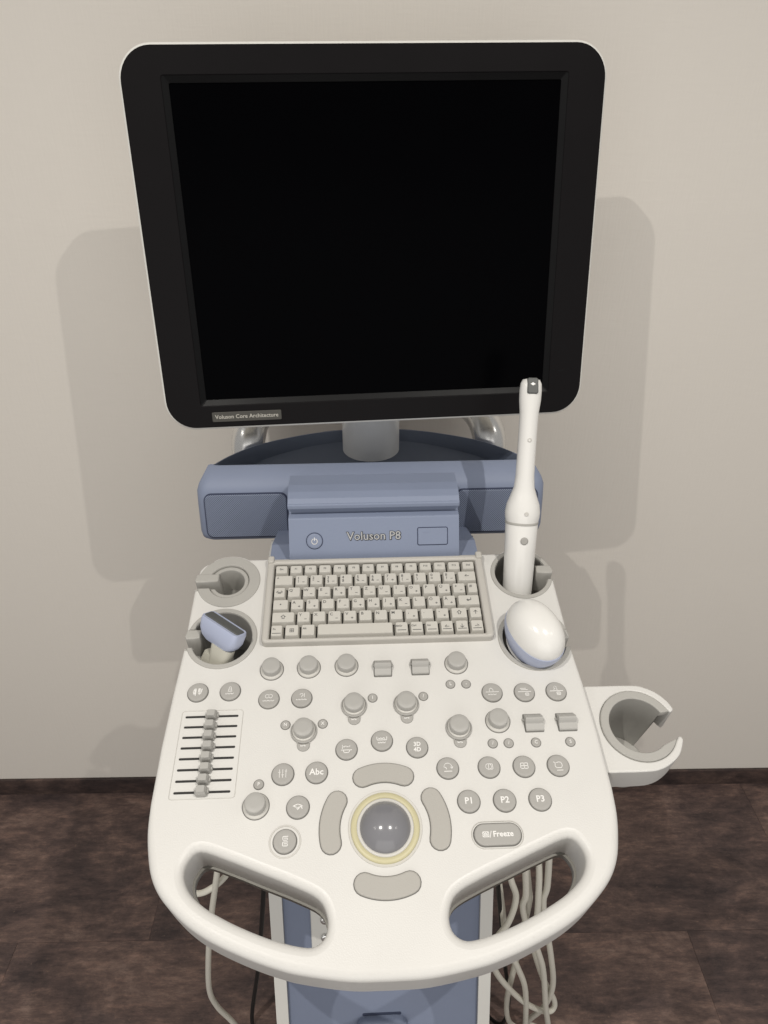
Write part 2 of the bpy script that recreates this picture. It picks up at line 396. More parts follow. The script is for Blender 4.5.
# --- probe holders set into the panel (grey liners with a slot to the outside)
def holder(c, r_out, r_in, slot_dir, slot_half, depth, name, mats=('liner', 'liner_deep'), edge=.192, tilt=0.0):
    """C-shaped flange, the tube under it and the two cheeks of the slot"""
    b = MB(); sgn = slot_dir
    a = math.degrees(math.asin(slot_half / r_in)); ao = math.degrees(math.asin(slot_half / r_out))
    base = 0 if sgn > 0 else 180
    L_ = abs(edge - abs(c[0])) - .0015
    outer = arc((0, 0), r_out, base + ao, base + 360 - ao, 48); inner = arc((0, 0), r_in, base + 360 - a, base + a, 40)
    # clip the flange where it would reach over the panel edge
    outer = [(max(-L_, min(L_, x)) if sgn * x > 0 else x, y) for x, y in outer]
    ring = outer + inner
    b.plate([ring], -.004, .0012, .0008, 2, mat=0)
    wallp = arc((0, 0), r_in + .0022, base + a, base + 360 - a, 40) + arc((0, 0), r_in - .0002, base + 360 - a, base + a, 40)
    b.plate([wallp], -depth, -.0005, 0, 1, mat=0)
    b.lathe([(r_in + .001, -depth), (r_in + .001, -depth + .002)], 32, 1)
    for q in (1, -1):      # slot cheeks reaching the panel edge
        x0 = math.sqrt(r_in ** 2 - slot_half ** 2) * .96
        xs = sorted((sgn * x0, sgn * L_))
        y0, y1 = sorted((q * slot_half, q * (slot_half + .0022)))
        b.box(xs[0], xs[1], y0, y1, -.034, -.0012, 0)
    xe = sorted((sgn * (L_ - .0006), sgn * (L_ + .0022)))
    o = on_panel(name, b.mesh(name, list(mats)), c[0], c[1])
    return o
hl = holder(H_LR, .0330, .0214, -1, .0085, .045, 'probe_holder')
b = MB()
b.plate([arc((0, 0), .0208, 180 + 24, 540 - 24, 40) + arc((0, 0), .0162, 540 - 31, 180 + 31, 36)], -.04, -.0006, .0012, 2, mat=0)
b.lathe([(.0165, -.04), (.0165, -.036)], 32, 1)
obj('reducer_insert', b.mesh('reducer_insert', ['liner', 'liner_deep']), hl)
holder(H_LF, .0350, .0300, -1, .0105, .07, 'probe_holder')
holder(H_RR, .0330, .0285, 1, .0085, .07, 'probe_holder')
holder(H_RF, .0362, .0315, 1, .010, .07, 'probe_holder')
# edge tabs of the slots: a raised wedge on the rear cheek of each
for c, sgn, x_in in ((H_LR, -1, .166), (H_LF, -1, .176), (H_RR, 1, .173), (H_RF, 1, .180)):
    b = MB(); xa = x_in - .1815
    b.plate([[(xa, .0050), (xa + .001, -.0050), (.0085, -.0060), (.0100, -.0030), (.0090, .0050)]], -.030, .0022, .0014, 2)
    o = on_panel('holder_tab', b.mesh('holder_tab', ['liner']), sgn * .1815, c[1] + .0045)
    if sgn < 0: o.scale = (-1, 1, 1)

# --- keyboard
KW, KH = .2150, .0920
b = MB()
b.plate([rrect(.2305, .1040, .005, 5, (.0005, .0010)), rrect(KW, KH + .001, .0012, 2, (0, 0), True)], -.0055, .0042, .0024, 3, mat=0)
b.box(-KW / 2 - .001, KW / 2 + .001, -KH / 2 - .001, KH / 2 + .001, -.0052, -.0045, 1)
for q in (-1, 1): b.plate([rrect(.0070, .009, .002, 3, (q * .1118 + .0005, .0515))], .0, .0065, .0015, 2, mat=0)
kb = on_panel('keyboard', b.mesh('keyboard', ['kbframe', 'gap']), 0, 0, 0.0, wn=True)
U = KW / 13.75
rows = [
 [(.982, t) for t in ['Esc', 'F1', 'F2', 'F3', 'F4', 'F5', 'F6', 'F7', 'F8', 'F9', 'F10', 'F11', 'F12', 'Del']],
 [(1.375, '^')] + [(1, t) for t in ['1 !', '2 "', '3 §', '4 $', '5 %', '6 &', '7 /', '8 (', '9 )', '0 =', 'ß ?']] + [(1.375, '\u2190')],
 [(.92, '\u2194')] + [(1, t) for t in 'QWERTZUIOP\u00dc+'] + [(.83, '#')],
 [(1.17, '\u2022')] + [(1, t) for t in 'ASDFGHJKL\u00d6\u00c4'] + [(1.58, '\u21b5')],
 [(1.62, '\u21e7')] + [(1, t) for t in 'YXCVBNM,.-'] + [(1.20, '\u21e7'), (.93, '\u2191')],
 [(.90, 'Fn'), (1.03, '\u229e'), (1.03, 'Alt'), (4.97, '')] + [(.97, t) for t in ['AltGr', 'Ctrl', 'Ins', '\u2190', '\u2193', '\u2192']],
]
heights = [.0132] + [.0155] * 4 + [.0168]
y = KH / 2 - .0003
for r_, (row, h) in enumerate(zip(rows, heights)):
    x = -KW / 2 + .0002; tot = sum(a for a, _ in row); k_ = (KW - .0004) / (tot * U)
    for wd, leg in row:
        w = wd * U * k_; cx, cy = x + w / 2, y - h / 2
        b = MB(); g = .00055
        x0, x1, y0, y1 = -w / 2 + g, w / 2 - g, -h / 2 + g, h / 2 - g; zt = .0075
        tl, tf, tb = .0012, .0030 if r_ == 5 else .0022, .0007
        lo = rrect(x1 - x0, y1 - y0, .0006, 1, (0, 0)); hi = rrect(x1 - x0 - 2 * tl, y1 - y0 - tf - tb, .0010, 1, (0, (tf - tb) / 2)); hi2 = rrect(x1 - x0 - 2 * tl - .0008, y1 - y0 - tf - tb - .0008, .0008, 1, (0, (tf - tb) / 2))
        b.loft([[(*p, 0) for p in lo], [(*p, zt - .0004) for p in hi], [(*p, zt) for p in hi2]], 0, False)
        if leg:
            parts = leg.split(' ') if ' ' in leg else [leg]
            for i, s_ in enumerate(parts):
                big = len(s_) == 1 and r_ in (2, 3, 4)
                sz = .0046 if len(s_) == 1 else .0030
                if s_ in '\u2190\u2194\u2022\u21b5\u21e7\u2191\u229e\u2193\u2192': sz = .0062; px_, py_ = 0, .0005
                elif r_ == 0: px_, py_ = 0, .0008
                else: px_, py_ = (-w / 2 + .0046, .0026) if i == 0 else (-w / 2 + .0046, -.0016)
                b.merge(text_mesh(s_, sz, .00006, .00008), 1, Matrix.Translation((px_, py_, zt + .00002)))
            if r_ in (1, 2, 3, 4) and random.random() < .6 and wd == 1:
                b.ribbons([[(.0012, -.0022), (.0030, -.0022)], [(.0021, -.0014), (.0021, -.0030)]][:random.choice((1, 2))], .0006, zt, zt + .0001, 1)
            if r_ == 5 and wd < 1: b.ribbons([[(-.004, -.0022), (.004, -.0022)]], .0007, zt, zt + .0001, 1)
        obj('key', b.mesh('key', ['key', 'legend']), kb, (cx, cy, -.0048))
        x += w
    y -= h

# --- buttons with their printed symbols
def disc_button(r, hgt, groove=.0007):
    b = MB(); b.lathe([(r + groove, 0.0), (r + groove, .00035)], 36, 1)
    b.lathe([(r, 0), (r, hgt - .0007), (r - .0003, hgt - .0002), (r - .0009, hgt), (r * .55, hgt - .0003)], 36, 0)
    return b.mesh('button', ['btn', 'gap_grey'])
BTN = disc_button(.0093, .0022); SML = disc_button(.0041, .0013, .0005)
def circ(x, y, r, n=10, a0=0, a1=360): return [(x + r * math.cos(R(a0 + (a1 - a0) * i / n)), y + r * math.sin(R(a0 + (a1 - a0) * i / n))) for i in range(n + 1)]
def dash(x, y, w): return [(x - w / 2, y), (x + w / 2, y)]
mm = .001
def icon(o, polys, txt=(), w=.55, hz=.0021, mat='mark'):
    b = MB()
    b.ribbons([[(x * mm, y * mm) for x, y in p] for p in polys], w * mm, hz - .0003, hz + .00012)
    for s_, sz, x, y in txt:
        b.merge(text_mesh(s_, sz * mm, .00016 if sz > 5 else .00006, .0002), 0, Matrix.Translation((x * mm, y * mm, hz)))
    obj('symbol', b.mesh('symbol', [mat]), o)
def micro(y, w, n):      # a line of print too small to read
    out = []; x = -w / 2; st = w / n
    for i in range(n): out.append([(x + .15 * st, y - .35), (x + .15 * st, y + .35), (x + .65 * st, y + (.35 if i % 2 else -.3))]); x += st
    return out
ICONS = [
 (-.1704, -.0985, [[(-4, 0), (-2.6, 3.2), (-1.6, 3.2), (-1.6, -3.4), (-2.6, -3.2), (-4, 0)], [(-2.4, 2), (-2.4, -2.4)], [(1, 3), (.8, -1), (1.8, -2.8), (3.4, -1), (3.8, 2.6)], [(2, 3), (2.2, -1.6)]], [], .9),
 (-.1403, -.0983, [[(-1.8, -.6), (-.6, 4), (.6, 4), (1.8, -.6), (-1.8, -.6)], circ(0, 1.2, .7)] + micro(-3, 8, 6), [], .5),
 (-.1036, -.1076, [circ(-1.6, 2.4, 1.8), circ(1.6, 2.4, 1.8)] + micro(-2.2, 11, 8), [], .5),
 (-.0731, -.1076, [[(-1.6, 3.2), (-.6, 4.2), (.8, 4), (1.2, 2.2), (-.2, 1.2), (-.2, .6)], [(2.4, 4), (2.4, .6)]] + micro(-2, 10, 7), [], .5),
 (.1054, -.1078, [[(-2.6, .9), (-2.6, 2.8), (-1, 4), (.8, 2.6), (.8, .9)], dash(0, 0, 12)] + micro(-2.6, 8, 6), [], .45),
 (.1358, -.1085, [dash(-1, 3.4, 5), dash(0, 2, 6), dash(0, 0, 12), [(.4, -1.6), (3.6, -1.6), (3.6, -4), (.4, -4), (.4, -1.6)], dash(2, -2.8, 3)], [], .5),
 (.1660, -.1087, [circ(-.6, 3.6, 1.2), [(-2.2, 1.6), (-.6, 2.6), (1, 1.4)], dash(0, 0, 12), [(0, -1.4), (3.4, -1.4), (3.4, -4), (0, -4), (0, -1.4)], dash(1.7, -2.7, 3)], [], .6),
 (-.0316, -.1588, micro(2.2, 7.5, 4) + [[(-3.6, .4), (-3.6, 3.4)], dash(0, -1, 9), [(-3, -1), (-2, -3.4), (2, -3.4), (3, -1)]], [], .6),
 (0.0, -.1518, [[(-4.4, 3), (-4.4, .2), (4.4, .2), (4.4, 3)]] + micro(1.8, 6, 5) + micro(-2.2, 7, 6), [], .6),
 (.0311, -.1590, [], [('3D', 5.2, 0, 2.4), ('4D', 5.2, 0, -2.6)], .5),
 (.0564, -.1788, [circ(0, .6, 3.4, 10, 10, 180), [(2.6, .4), (3.4, -.8), (4.3, .6)], [(-3.4, .6), (-1.4, 0), (-1.4, -1.2)], dash(0, -3.2, 6.4)], [], .6),
 (.0925, -.1792, [circ(-.6, .2, 2.6), [(-.6, 2.6), (-.6, -2.4)], [(1, 2.4), (3, 2.4), (3, -2.2), (1, -2.2)]], [], .5),
 (.1231, -.1796, [[(-3.2, 2.6), (3.2, 2.6), (3.2, -2.2), (-3.2, -2.2), (-3.2, 2.6)], [(0, 2.6), (0, -2.2)], dash(0, .2, 6.4)], [], .6),
 (.1532, -.1798, [[(-2.6, 2), (-3.2, -1), (-1.8, -2.4), (2.2, -2.4), (3.2, -.6), (2.8, 2), (1, 2.8), (-1.4, 2.2)], [(-3.8, 2.8), (-2.4, 2)], dash(.6, -4.6, 5)], [], .55),
 (.0713, -.2079, [], [('P1', 7.4, 0, 0)], .5), (.1017, -.2082, [], [('P2', 7.4, 0, 0)], .5), (.1319, -.2084, [], [('P3', 7.4, 0, 0)], .5),
 (-.0866, -.1792, [[(-2.8, 3.6), (-2.8, -3.2)], [(0, 3.6), (0, -3.2)], [(2.8, 3.6), (2.8, -3.2)], dash(-2.8, 1.4, 1.6), dash(0, -1, 1.6), dash(2.8, 2.2, 1.6)], [], .45),
 (-.0575, -.1787, [], [('Abc', 7.6, 0, 0)], .5),
 (-.0724, -.2077, [[(-4, .6), (0, 2.2), (4, .6), (0, -.8), (-4, .6)], [(-1.4, 0), (0, -2.4), (1.6, -.4)], [(3, 0), (3.6, -1.4)]], [], .7),
 (-.0818, -.2347, [[(2.4, 3.6), (-1.6, 3.6), (-1.6, .6), (2.2, .6), (2.2, 2.2), (-.4, 2.2)], [(-1.6, -.8), (2.4, -.8)], [(-1.6, -.8), (-1.6, -3.8), (2.4, -3.8), (2.4, -2.4)], dash(.6, -2.2, 2)], [], .6),
]
for i, (u, v, polys, txt, w) in enumerate(ICONS):
    o = on_panel('button', BTN, u, v); icon(o, polys, txt, w)
b = MB(); b.plate([circle(.0132, 40), circle(.0119, 40, cw=True)], 0, .0006, .0003, 1)
on_panel('button_surround', b.mesh('button_surround', ['skirt']), -.0818, -.2347)
SM = [(-.0071, -.1094, 'I'), (.0404, -.1093, '/'), (-.0868, -.1337, 'N'), (-.0531, -.1336, 'X'), (.0671, -.0976, 'L'), (.0820, -.0979, '-'), (.0989, -.1575, '/'), (.1132, -.1577, '/'), (.1378, -.1579, 'C'), (.1687, -.1584, 'S'), (-.1067, -.1873, 'P')]
for u, v, s_ in SM:
    o = on_panel('small_button', SML, u, v); icon(o, [], [(s_, 4.2, 0, 0)], .5, .0012)

# Freeze key
b = MB(); b.plate([rrect(.0385, .0172, .0085, 10)], 0, .0024, .0011, 3, mat=0); b.plate([rrect(.0402, .0188, .0093, 10)], 0, .0004, 0, 1, mat=1)
b.plate([rrect(.0432, .0220, .0108, 10), rrect(.0418, .0206, .0101, 10, cw=True)], 0, .0006, .0003, 1, mat=2)
o = on_panel('freeze_button', b.mesh('freeze_button', ['btn', 'gap_grey', 'skirt']), .0916, -.2355)
icon(o, [[(-12.4, -2), (-12.4, 2), (-7.4, 2), (-7.4, -2), (-12.4, -2)], dash(-9.9, 0, 5), [(-9.9, 2), (-9.9, -2)], [(-12, -1.6), (-7.8, 1.6)], [(-12, 1.6), (-7.8, -1.6)], [(-6.6, -2.4), (-5.2, 2.4)]], [('Freeze', 6.2, 4.4, -.1)], .55, .0024)

# kidney pads round the trackball
BALL = (.0, -.2265)
for rot in (90, 270, 172, 8):
    b = MB(); k = kidney(.0458, 22 if rot in (172, 8) else 23, .0083, rot)
    b.plate([k], 0, .0022, .0012, 3, mat=0); b.plate([offset(k, -.0006)], 0, .0004, 0, 1, mat=1)
    on_panel('select_pad', b.mesh('select_pad', ['btn_pad', 'gap_grey']), *BALL, wn=True)

# trackball
b = MB(); b.lathe([(.0306, 0), (.0306, .0005), (.0303, .0007)], 64, 1, cap1=False)
b.lathe([(.0303, .0007), (.0294, .0004), (.0284, .0004)], 64, 1, cap0=False, cap1=False)
b.lathe([(.0284, .0), (.0284, .0014), (.0278, .0022), (.0240, .0022), (.0236, .0018)], 64, 0, cap0=False, cap1=False)
b.lathe([(.0236, .0016), (.0233, .0024), (.0218, .0028), (.0204, .0018), (.0203, -.004)], 64, 1, cap0=False, cap1=False)
tb = on_panel('trackball', b.mesh('trackball', ['yellow', 'skirt']), *BALL)
b = MB(); rb = .0240
b.lathe([(rb * math.cos(R(t)), rb * math.sin(R(t))) for t in list(range(-30, 90, 6)) + [89.5]], 64, 0)
obj('ball', b.mesh('ball', ['ball']), tb, (0, 0, -.0100))

# rotary knobs
def knob(u, v, kind):
    if kind == 'plain':
        b = MB(); b.lathe([(.0108, 0), (.0108, .0012), (.0102, .0020), (.0094, .0024), (.0091, .0028)], 40, 0)
        b.lathe([(.0115, 0), (.0115, .0003)], 40, 1)
        o = on_panel('knob', b.mesh('knob', ['skirt', 'gap_grey']), u, v)
        cap = [(.0089, .0024), (.0088, .0085), (.0085, .0092), (.0078, .0096), (.0040, .0095)]
    else:
        b = MB(); b.lathe([(.0118, 0), (.0118, .0020), (.0112, .0028), (.0104, .0028), (.0104, .0022)], 40, 1)
        b.lathe([(.0103, .0022), (.0103, .0036), (.0100, .0042), (.0096, .0044), (.0092, .0046)], 40, 0, cap0=False)
        o = on_panel('mode_knob', b.mesh('mode_knob', ['skirt', 'btn']), u, v)
        t = MB(); t.plate([arc((0, -.0130), .0057, 150, 390, 16) + arc((0, 0), .0121, -64, -116, 8)], 0, .0016, .0007, 2)
        tab = obj('mode_button', t.mesh('mode_button', ['btn']), o)
        m_ = MB(); m_.ribbons([[(x * mm, (y - 13.8) * mm) for x, y in p] for p in micro(0, 5, 3)], .0006, .0014, .0017)
        obj('symbol', m_.mesh('symbol', ['mark']), o)
        cap = [(.0091, .0044), (.0090, .0095), (.0087, .0103), (.0080, .0108), (.0040, .0107)]
    c = MB()
    seg = 48; rings = []
    for j, (r, z) in enumerate(cap):
        rings.append([(r * (1 - (.012 if (i % 2 and j in (0, 1)) else 0)) * math.cos(2 * math.pi * i / seg), r * (1 - (.012 if (i % 2 and j in (0, 1)) else 0)) * math.sin(2 * math.pi * i / seg), z) for i in range(seg)])
    c.loft(rings, 0, True, False, True)
    obj('cap', c.mesh('cap', ['knob']), o)
for u, v in ((-.1029, -.0765), (-.0675, -.0755), (-.0313, -.0748), (.0749, -.0757), (.1064, -.1365), (-.1076, -.2055)): knob(u, v, 'plain')
for u, v in ((-.0245, -.1170), (.0238, -.1172), (-.0699, -.1405), (.0700, -.1420)): knob(u, v, 'mode')

# rocker toggles
b = MB()
b.plate([rrect(.0172, .0178, .0008, 2)], 0, .0004, 0, 1, mat=1)
prof = [(-.0082, .0004), (.0082, .0004), (.0082, .0010), (.0062, .0040), (.0030, .0078), (.0014, .0088), (.0000, .0086), (-.0012, .0072), (-.0026, .0048), (-.0074, .0030), (-.0082, .0022)]
b.loft([[(x, yy, zz) for yy, zz in prof] for x in (-.0079, -.0075, .0075, .0079)], 0, False)
b.lathe([(.0013, -.0098), (.0013, .0098)], 10, 0, mx=Matrix.Translation((0, .003, .0010)) @ Matrix.Rotation(R(90), 4, 'Y'))
ROCK = b.mesh('rocker_switch', ['knob', 'gap_grey'])
for u, v in ((.0035, -.0787), (.0396, -.0780), (.1386, -.1393), (.1690, -.1394)): on_panel('rocker_switch', ROCK, u, v)

# time-gain sliders
b = MB(); fr = [(-.0275, .0400), (-.0277, -.0400), (.0277, -.0400), (.0275, .0400)]
b.plate([rrect(.0560, .0812, .003, 4), rrect(.0550, .0802, .0026, 4, cw=True)], 0, .0005, .0002, 1)
bank = on_panel('slider_bank', b.mesh('slider_bank', ['skirt']), -.1540, -.1575)
sl = MB(); sl.plate([rrect(.048, .0020, .0009, 3)], 0, .0003, 0, 1); SLOT = sl.mesh('slot', ['gap'])
kn = MB()
kp = [(-.0046, -.0038), (-.0030, -.0042), (.0030, -.0042), (.0046, -.0038), (.0046, .0038), (.0030, .0042), (-.0030, .0042), (-.0046, .0038)]
kn.loft([[(x, y_, .0008) for x, y_ in kp], [(x * .95, y_ * .92, .0055) for x, y_ in kp], [(x * .74, y_ * .66, .0088) for x, y_ in kp]], 0, False)
kn.box(-.0062, .0062, -.0016, .0016, .0004, .0030, 0, taper=.0004)
SK = kn.mesh('slider_knob', ['knob'])
for i in range(8):
    v = .0345 - i * .00988
    obj('slot', SLOT, bank, (-.0003, v, 0)); obj('slider_knob', SK, bank, (random.uniform(-.0006, .0006), v, 0))

# --- cup holder bracket on the right side
CW = -.020
cc = (.2405, -.1375)
br = [(.1965, -.1812), (.236, -.1814), (.2500, -.1795), (.2610, -.1745), (.2710, -.1665), (.2772, -.1560), (.2785, -.1520), (.2772, -.1492), (.2748, -.1498)]
br_up = [(.2750, -.1252), (.2778, -.1236), (.2785, -.1205), (.2750, -.1130), (.2675, -.1045), (.2570, -.0985), (.2440, -.0958), (.1965, -.0955)]
cutr = .0352
inner = [(cc[0] + cutr * math.cos(R(t)), cc[1] + cutr * math.sin(R(t))) for t in range(-27, -336, -6)]
b = MB(); b.plate([spline2(br, 3) + inner + spline2(br_up, 3)], CW - .034, CW, .0016, 3, 0.001, mat=0)
b.plate([rrect(.004, .082, .001, 2, (.1955, -.137))], CW - .04, CW - .001, .001, 1, mat=1)
cup = on_panel('cup_holder', b.mesh('cup_holder', ['white', 'under']), 0, 0, 0.0, wn=True)
b = MB()
b.plate([arc((0, 0), .0350, 21, 336, 48) + arc((0, 0), .0268, 312, 26, 44)], -.006, .0010, .0010, 2)
# tapered cup wall, open towards the slot
def cupring(r, z, a0, a1, n=44): return [(r * math.cos(R(a0 + (a1 - a0) * i / n)), r * math.sin(R(a0 + (a1 - a0) * i / n)), z) for i in range(n + 1)]
b.loft([cupring(.0268, .0002, 26, 312), cupring(.0262, -.036, 30, 308), cupring(.0245, -.078, 36, 302)], 0, True, False, False, False)
b.loft([cupring(.0296, -.004, 312, 26), cupring(.0286, -.036, 308, 30), cupring(.0268, -.080, 302, 36)], 0, True, False, False, False)
b.lathe([(.0266, -.080), (.0266, -.078), (.0235, -.0765), (.008, -.0765)], 40, 0)
o = obj('liner', b.mesh('liner', ['liner']), cup, (cc[0], cc[1], CW))

# --- speaker bar / monitor platform (slate blue)
hb = [(0.0, 0.3391), (0.0368, 0.3364), (0.0682, 0.3283), (0.0952, 0.3164), (0.1342, 0.2915), (0.1591, 0.2699), (0.1753, 0.2493), (0.1893, 0.2266), (0.1991, 0.2061), (0.2067, 0.1855), (0.211, 0.1709)]
right_b = spline2(hb[::-1], 3)
cor = arc((.1996, .1671), .0119, -90, 8, 6)
bar = [(x, .1552) for x in (-.162, -.108, -.054, 0, .054, .108, .162)] + cor + right_b + [(-p[0], p[1]) for p in right_b[::-1]][1:] + [(-p[0], p[1]) for p in cor[::-1]]
def ztop(y): return .9541 - max(0, y - .1985) * .13
def layer(d, z, push):
    o = [(x * (1 - d / .211), .2418 + (y_ - .2418) * (1 - d / .092)) for x, y_ in bar]
    res = []
    for (x, y_), q in zip(o, bar):
        f = max(0, min(1, (.1931 - q[1]) / .0325)); yy = y_ + push * f
        res.append((x, yy, ztop(yy) if z is None else min(z, ztop(yy) - .004)))
    return res
b = MB()
b.loft([layer(.012, .8681, 0), layer(.0054, .8697, 0), layer(.0013, .8740, 0), layer(0, .8811, .0009), layer(0, .9157, .0076), layer(.0005, .9330, .0108), layer(.0032, .9406, .013), layer(.0080, .9476, .0184)], 0, True, True, False)
b.loft([layer(.0080, .9476, .0184), layer(.0125, None, .026), layer(.0146, None, .0281)], 0, True, False, False)
body = obj('speaker_housing', welded(b, 'speaker_housing', ['blue']), machine)
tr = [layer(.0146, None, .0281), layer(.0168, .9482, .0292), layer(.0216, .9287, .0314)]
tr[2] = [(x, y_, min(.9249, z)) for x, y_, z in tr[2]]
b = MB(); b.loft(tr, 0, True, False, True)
obj('platform_recess', b.mesh('platform_recess', ['blue_shaded']), machine)
# central block with logo, power key and socket cover; neck to the keyboard
prof = [(.0535, .895), (.0535, .905), (.0752, .9525), (.0850, .9540), (.0850, .9618), (.0768, .9628), (.0768, .9685), (.0790, .9690), (.0835, .9728), (.0920, .9762), (.1040, .9780), (.1260, .9775), (.1880, .9385), (.1880, .890), (.0700, .890)]
def extr(b, prof, xs, mat=0): b.loft([[(x, p[0], p[1]) for p in prof] for x in xs], mat, False)
b = MB(); extr(b, prof, (-.0925, .0925))
blk = obj('logo_block', b.mesh('logo_block', ['blue']), machine)
bv = blk.modifiers.new('bevel', 'BEVEL'); bv.width = .0014; bv.segments = 3; bv.limit_method = 'ANGLE'; bv.angle_limit = R(35)
b = MB(); extr(b, [(.0545, .880), (.0545, .9065), (.0900, .9090), (.190, .872), (.190, .850)], (-.1150, .1150))
nk = obj('neck', b.mesh('neck', ['blue']), machine)
bv = nk.modifiers.new('bevel', 'BEVEL'); bv.width = .002; bv.segments = 2
ang = math.atan2(.9525 - .9105, .0752 - .0560)
def on_face(x, t):        # point on the sloping logo face, t from its lower edge
    return (x, .0560 + t * math.cos(ang), .9105 + t * math.sin(ang))
FR = (ang, 0, 0)
b = MB(); b.lathe([(.0092, 0), (.0092, .0004)], 40, 1); b.lathe([(.0084, 0), (.0084, .0014), (.0078, .0019), (.005, .0017)], 40, 0)
pb = obj('power_button', b.mesh('power_button', ['blue', 'blue_line']), machine, on_face(-.065, .0215), FR)
b = MB(); b.ribbons([[(x * mm, y_ * mm) for x, y_ in circ(0, -.3, 3.0, 14, 120, 420)], [(0, .0008), (0, .0036)]], .0008, .0015, .0020)
obj('symbol', b.mesh('symbol', ['mark']), pb)
b = MB(); b.plate([rrect(.0335, .0200, .002, 3)], 0, .0004, 0, 1, mat=1); b.plate([rrect(.0318, .0183, .0014, 3)], 0, .0012, .0004, 2, mat=0)
b.ribbons([[(-.010, .0045), (-.004, .0045)]], .0005, .0011, .0014, 0)
obj('socket_cover', b.mesh('socket_cover', ['blue', 'blue_line']), machine, on_face(.0635, .0240), FR)
lt = text_mesh('Voluson P8', .0128, .00008, .0004)
b = MB(); b.merge(text_mesh('Voluson P8', .0128, .00060, .0003), 0, Matrix.Translation((.0002, -.0002, .0002))); b.merge(lt, 1, Matrix.Translation((0, 0, .0007)))
obj('logo_lettering', b.mesh('logo_lettering', ['gap', 'logo']), machine, on_face(-.0005, .0255), FR)
# speakers
gang = math.atan2(.052, .0095)
for q in (-1, 1):
    b = MB(); b.plate([rrect(.1001, .0573, .0087, 5)], -.004, .0004, .0004, 1, mat=1)
    b.plate([rrect(.0979, .0552, .0078, 5)], -.004, .0014, .0012, 2, mat=0)
    obj('speaker_grille', b.mesh('speaker_grille', ['grille', 'blue_line']), machine, (q * .1520, .1587, .9049), (gang, 0, 0))

# --- monitor post and monitor
b = MB(); b.lathe([(.0405, .918), (.0405, .9225), (.0382, .9249), (.0380, .985), (.0415, 1.000), (.0430, 1.018), (.043, 1.10), (.032, 1.12)], 48, 0)
obj('monitor_post', b.mesh('monitor_post', ['post']), machine, (.002, .2915, 0))
mon = MB()
mon.plate([rrect(.468, .368, .033, 10), rrect(.392, .317, .002, 2, cw=True)], -.026, 0, .0035, 3, 0.006, mat=0)
mon.loft([[(*p, -.026) for p in rrect(.40, .30, .03, 6)], [(*p, -.040) for p in rrect(.36, .26, .03, 6)], [(*p, -.052) for p in rrect(.26, .17, .03, 6)]], 0, True, False, True)
mon.box(-.045, .045, -.135, .02, -.150, -.045, 0)
# plate axes: x right, y up, z towards the viewer
mrot = (Matrix.Rotation(R(2.92), 3, 'Z') @ Matrix.Rotation(R(-.38), 3, 'Y') @ Matrix.Rotation(R(-10.0), 3, 'X') @ Matrix.Rotation(R(90), 3, 'X'))
monitor = obj('monitor', mon.mesh('monitor', ['white_shell']), machine, (.0048, .1940, 1.2056), wn=True)
monitor.rotation_euler = mrot.to_euler()
b = MB(); b.plate([rrect(.4625, .3625, .0305, 10), rrect(.388, .313, .002, 2, cw=True)], -.006, .0018, .0010, 2)
obj('bezel', b.mesh('bezel', ['black']), monitor, wn=True)
b = MB()
b.loft([[(*p, .0012) for p in rrect(.3882, .3132, .002, 2)], [(*p, -.0022) for p in rrect(.3770, .3020, .0012, 2)], [(*p, -.0042) for p in rrect(.3762, .3012, .001, 2)]], 0, False, False, False)
b.f = [tuple(reversed(f)) for f in b.f]
obj('bezel_lip', b.mesh('bezel_lip', ['bezel_edge']), monitor)
b = MB(); b.plate([rrect(.3775, .3025, .001, 1)], -.0060, -.0034, 0, 1)
obj('screen', b.mesh('screen', ['screen']), monitor)
b = MB(); b.plate([rrect(.0760, .0110, .0012, 2)], 0, .0009, .0004, 2)
lab = obj('name_plate', b.mesh('name_plate', ['plate']), monitor, (-.1455, -.1695, .0018))
b = MB(); b.merge(text_mesh('Voluson Core Architecture', .0062, .00004, .0001), 0, Matrix.Identity(4))
obj('lettering', b.mesh('lettering', ['plate_txt']), lab, (0, 0, .0010))
b = MB(); b.plate([rrect(.0075, .0010, .0004, 2)], 0, .0003, 0, 1)
obj('indicator', b.mesh('indicator', ['bezel_edge']), monitor, (.2075, -.1330, .0018))

# --- rear handle (silver)
b = MB(); b.tube([(-.164, .285, .84), (-.164, .290, .90), (-.163, .298, .940), (-.152, .330, .962), (-.12, .355, .966), (0, .365, .966), (.12, .355, .966), (.150, .330, .962), (.163, .298, .940), (.164, .290, .90), (.164, .285, .84)], .0225, 20)
obj('rear_handle', b.mesh('rear_handle', ['silver']), machine)

# --- column, base, castors
def fy(z): return -.128 - (.591 - z) * .32
sidep = [(fy(.30), .22), (fy(.30), .30), (fy(.80), .80), (-.02, .845), (.10, .868), (.16, .868), (.19, .80), (.20, .22)]
for q in (-1, 1):
    b = MB(); extr(b, sidep, (q * .1115, q * .1255) if q > 0 else (-.1255, -.1115))
    o = obj('column_side', b.mesh('column_side', ['white_shell']), machine)
    bv = o.modifiers.new('bevel', 'BEVEL'); bv.width = .003; bv.segments = 2
b = MB(); extr(b, [(y_ + .006, z) for y_, z in sidep[:3]] + [(-.01, .83), (.10, .86), (.15, .86), (.17, .80), (.18, .22)], (-.1112, .1112))
obj('column_front', b.mesh('column_front', ['blue']), machine)
lean = math.atan2(1, .32)
b = MB(); b.plate([rrect(.060, .150, .012, 5)], -.002, .010, .004, 3, mat=0); b.plate([rrect(.046, .004, .0018, 3, (0, .0765))], -.002, .0005, 0, 1, mat=1)
obj('pull_handle', b.mesh('pull_handle', ['blue', 'blue_line']), machine, (-.002, fy(.342) + .006, .342), (lean, 0, 0))
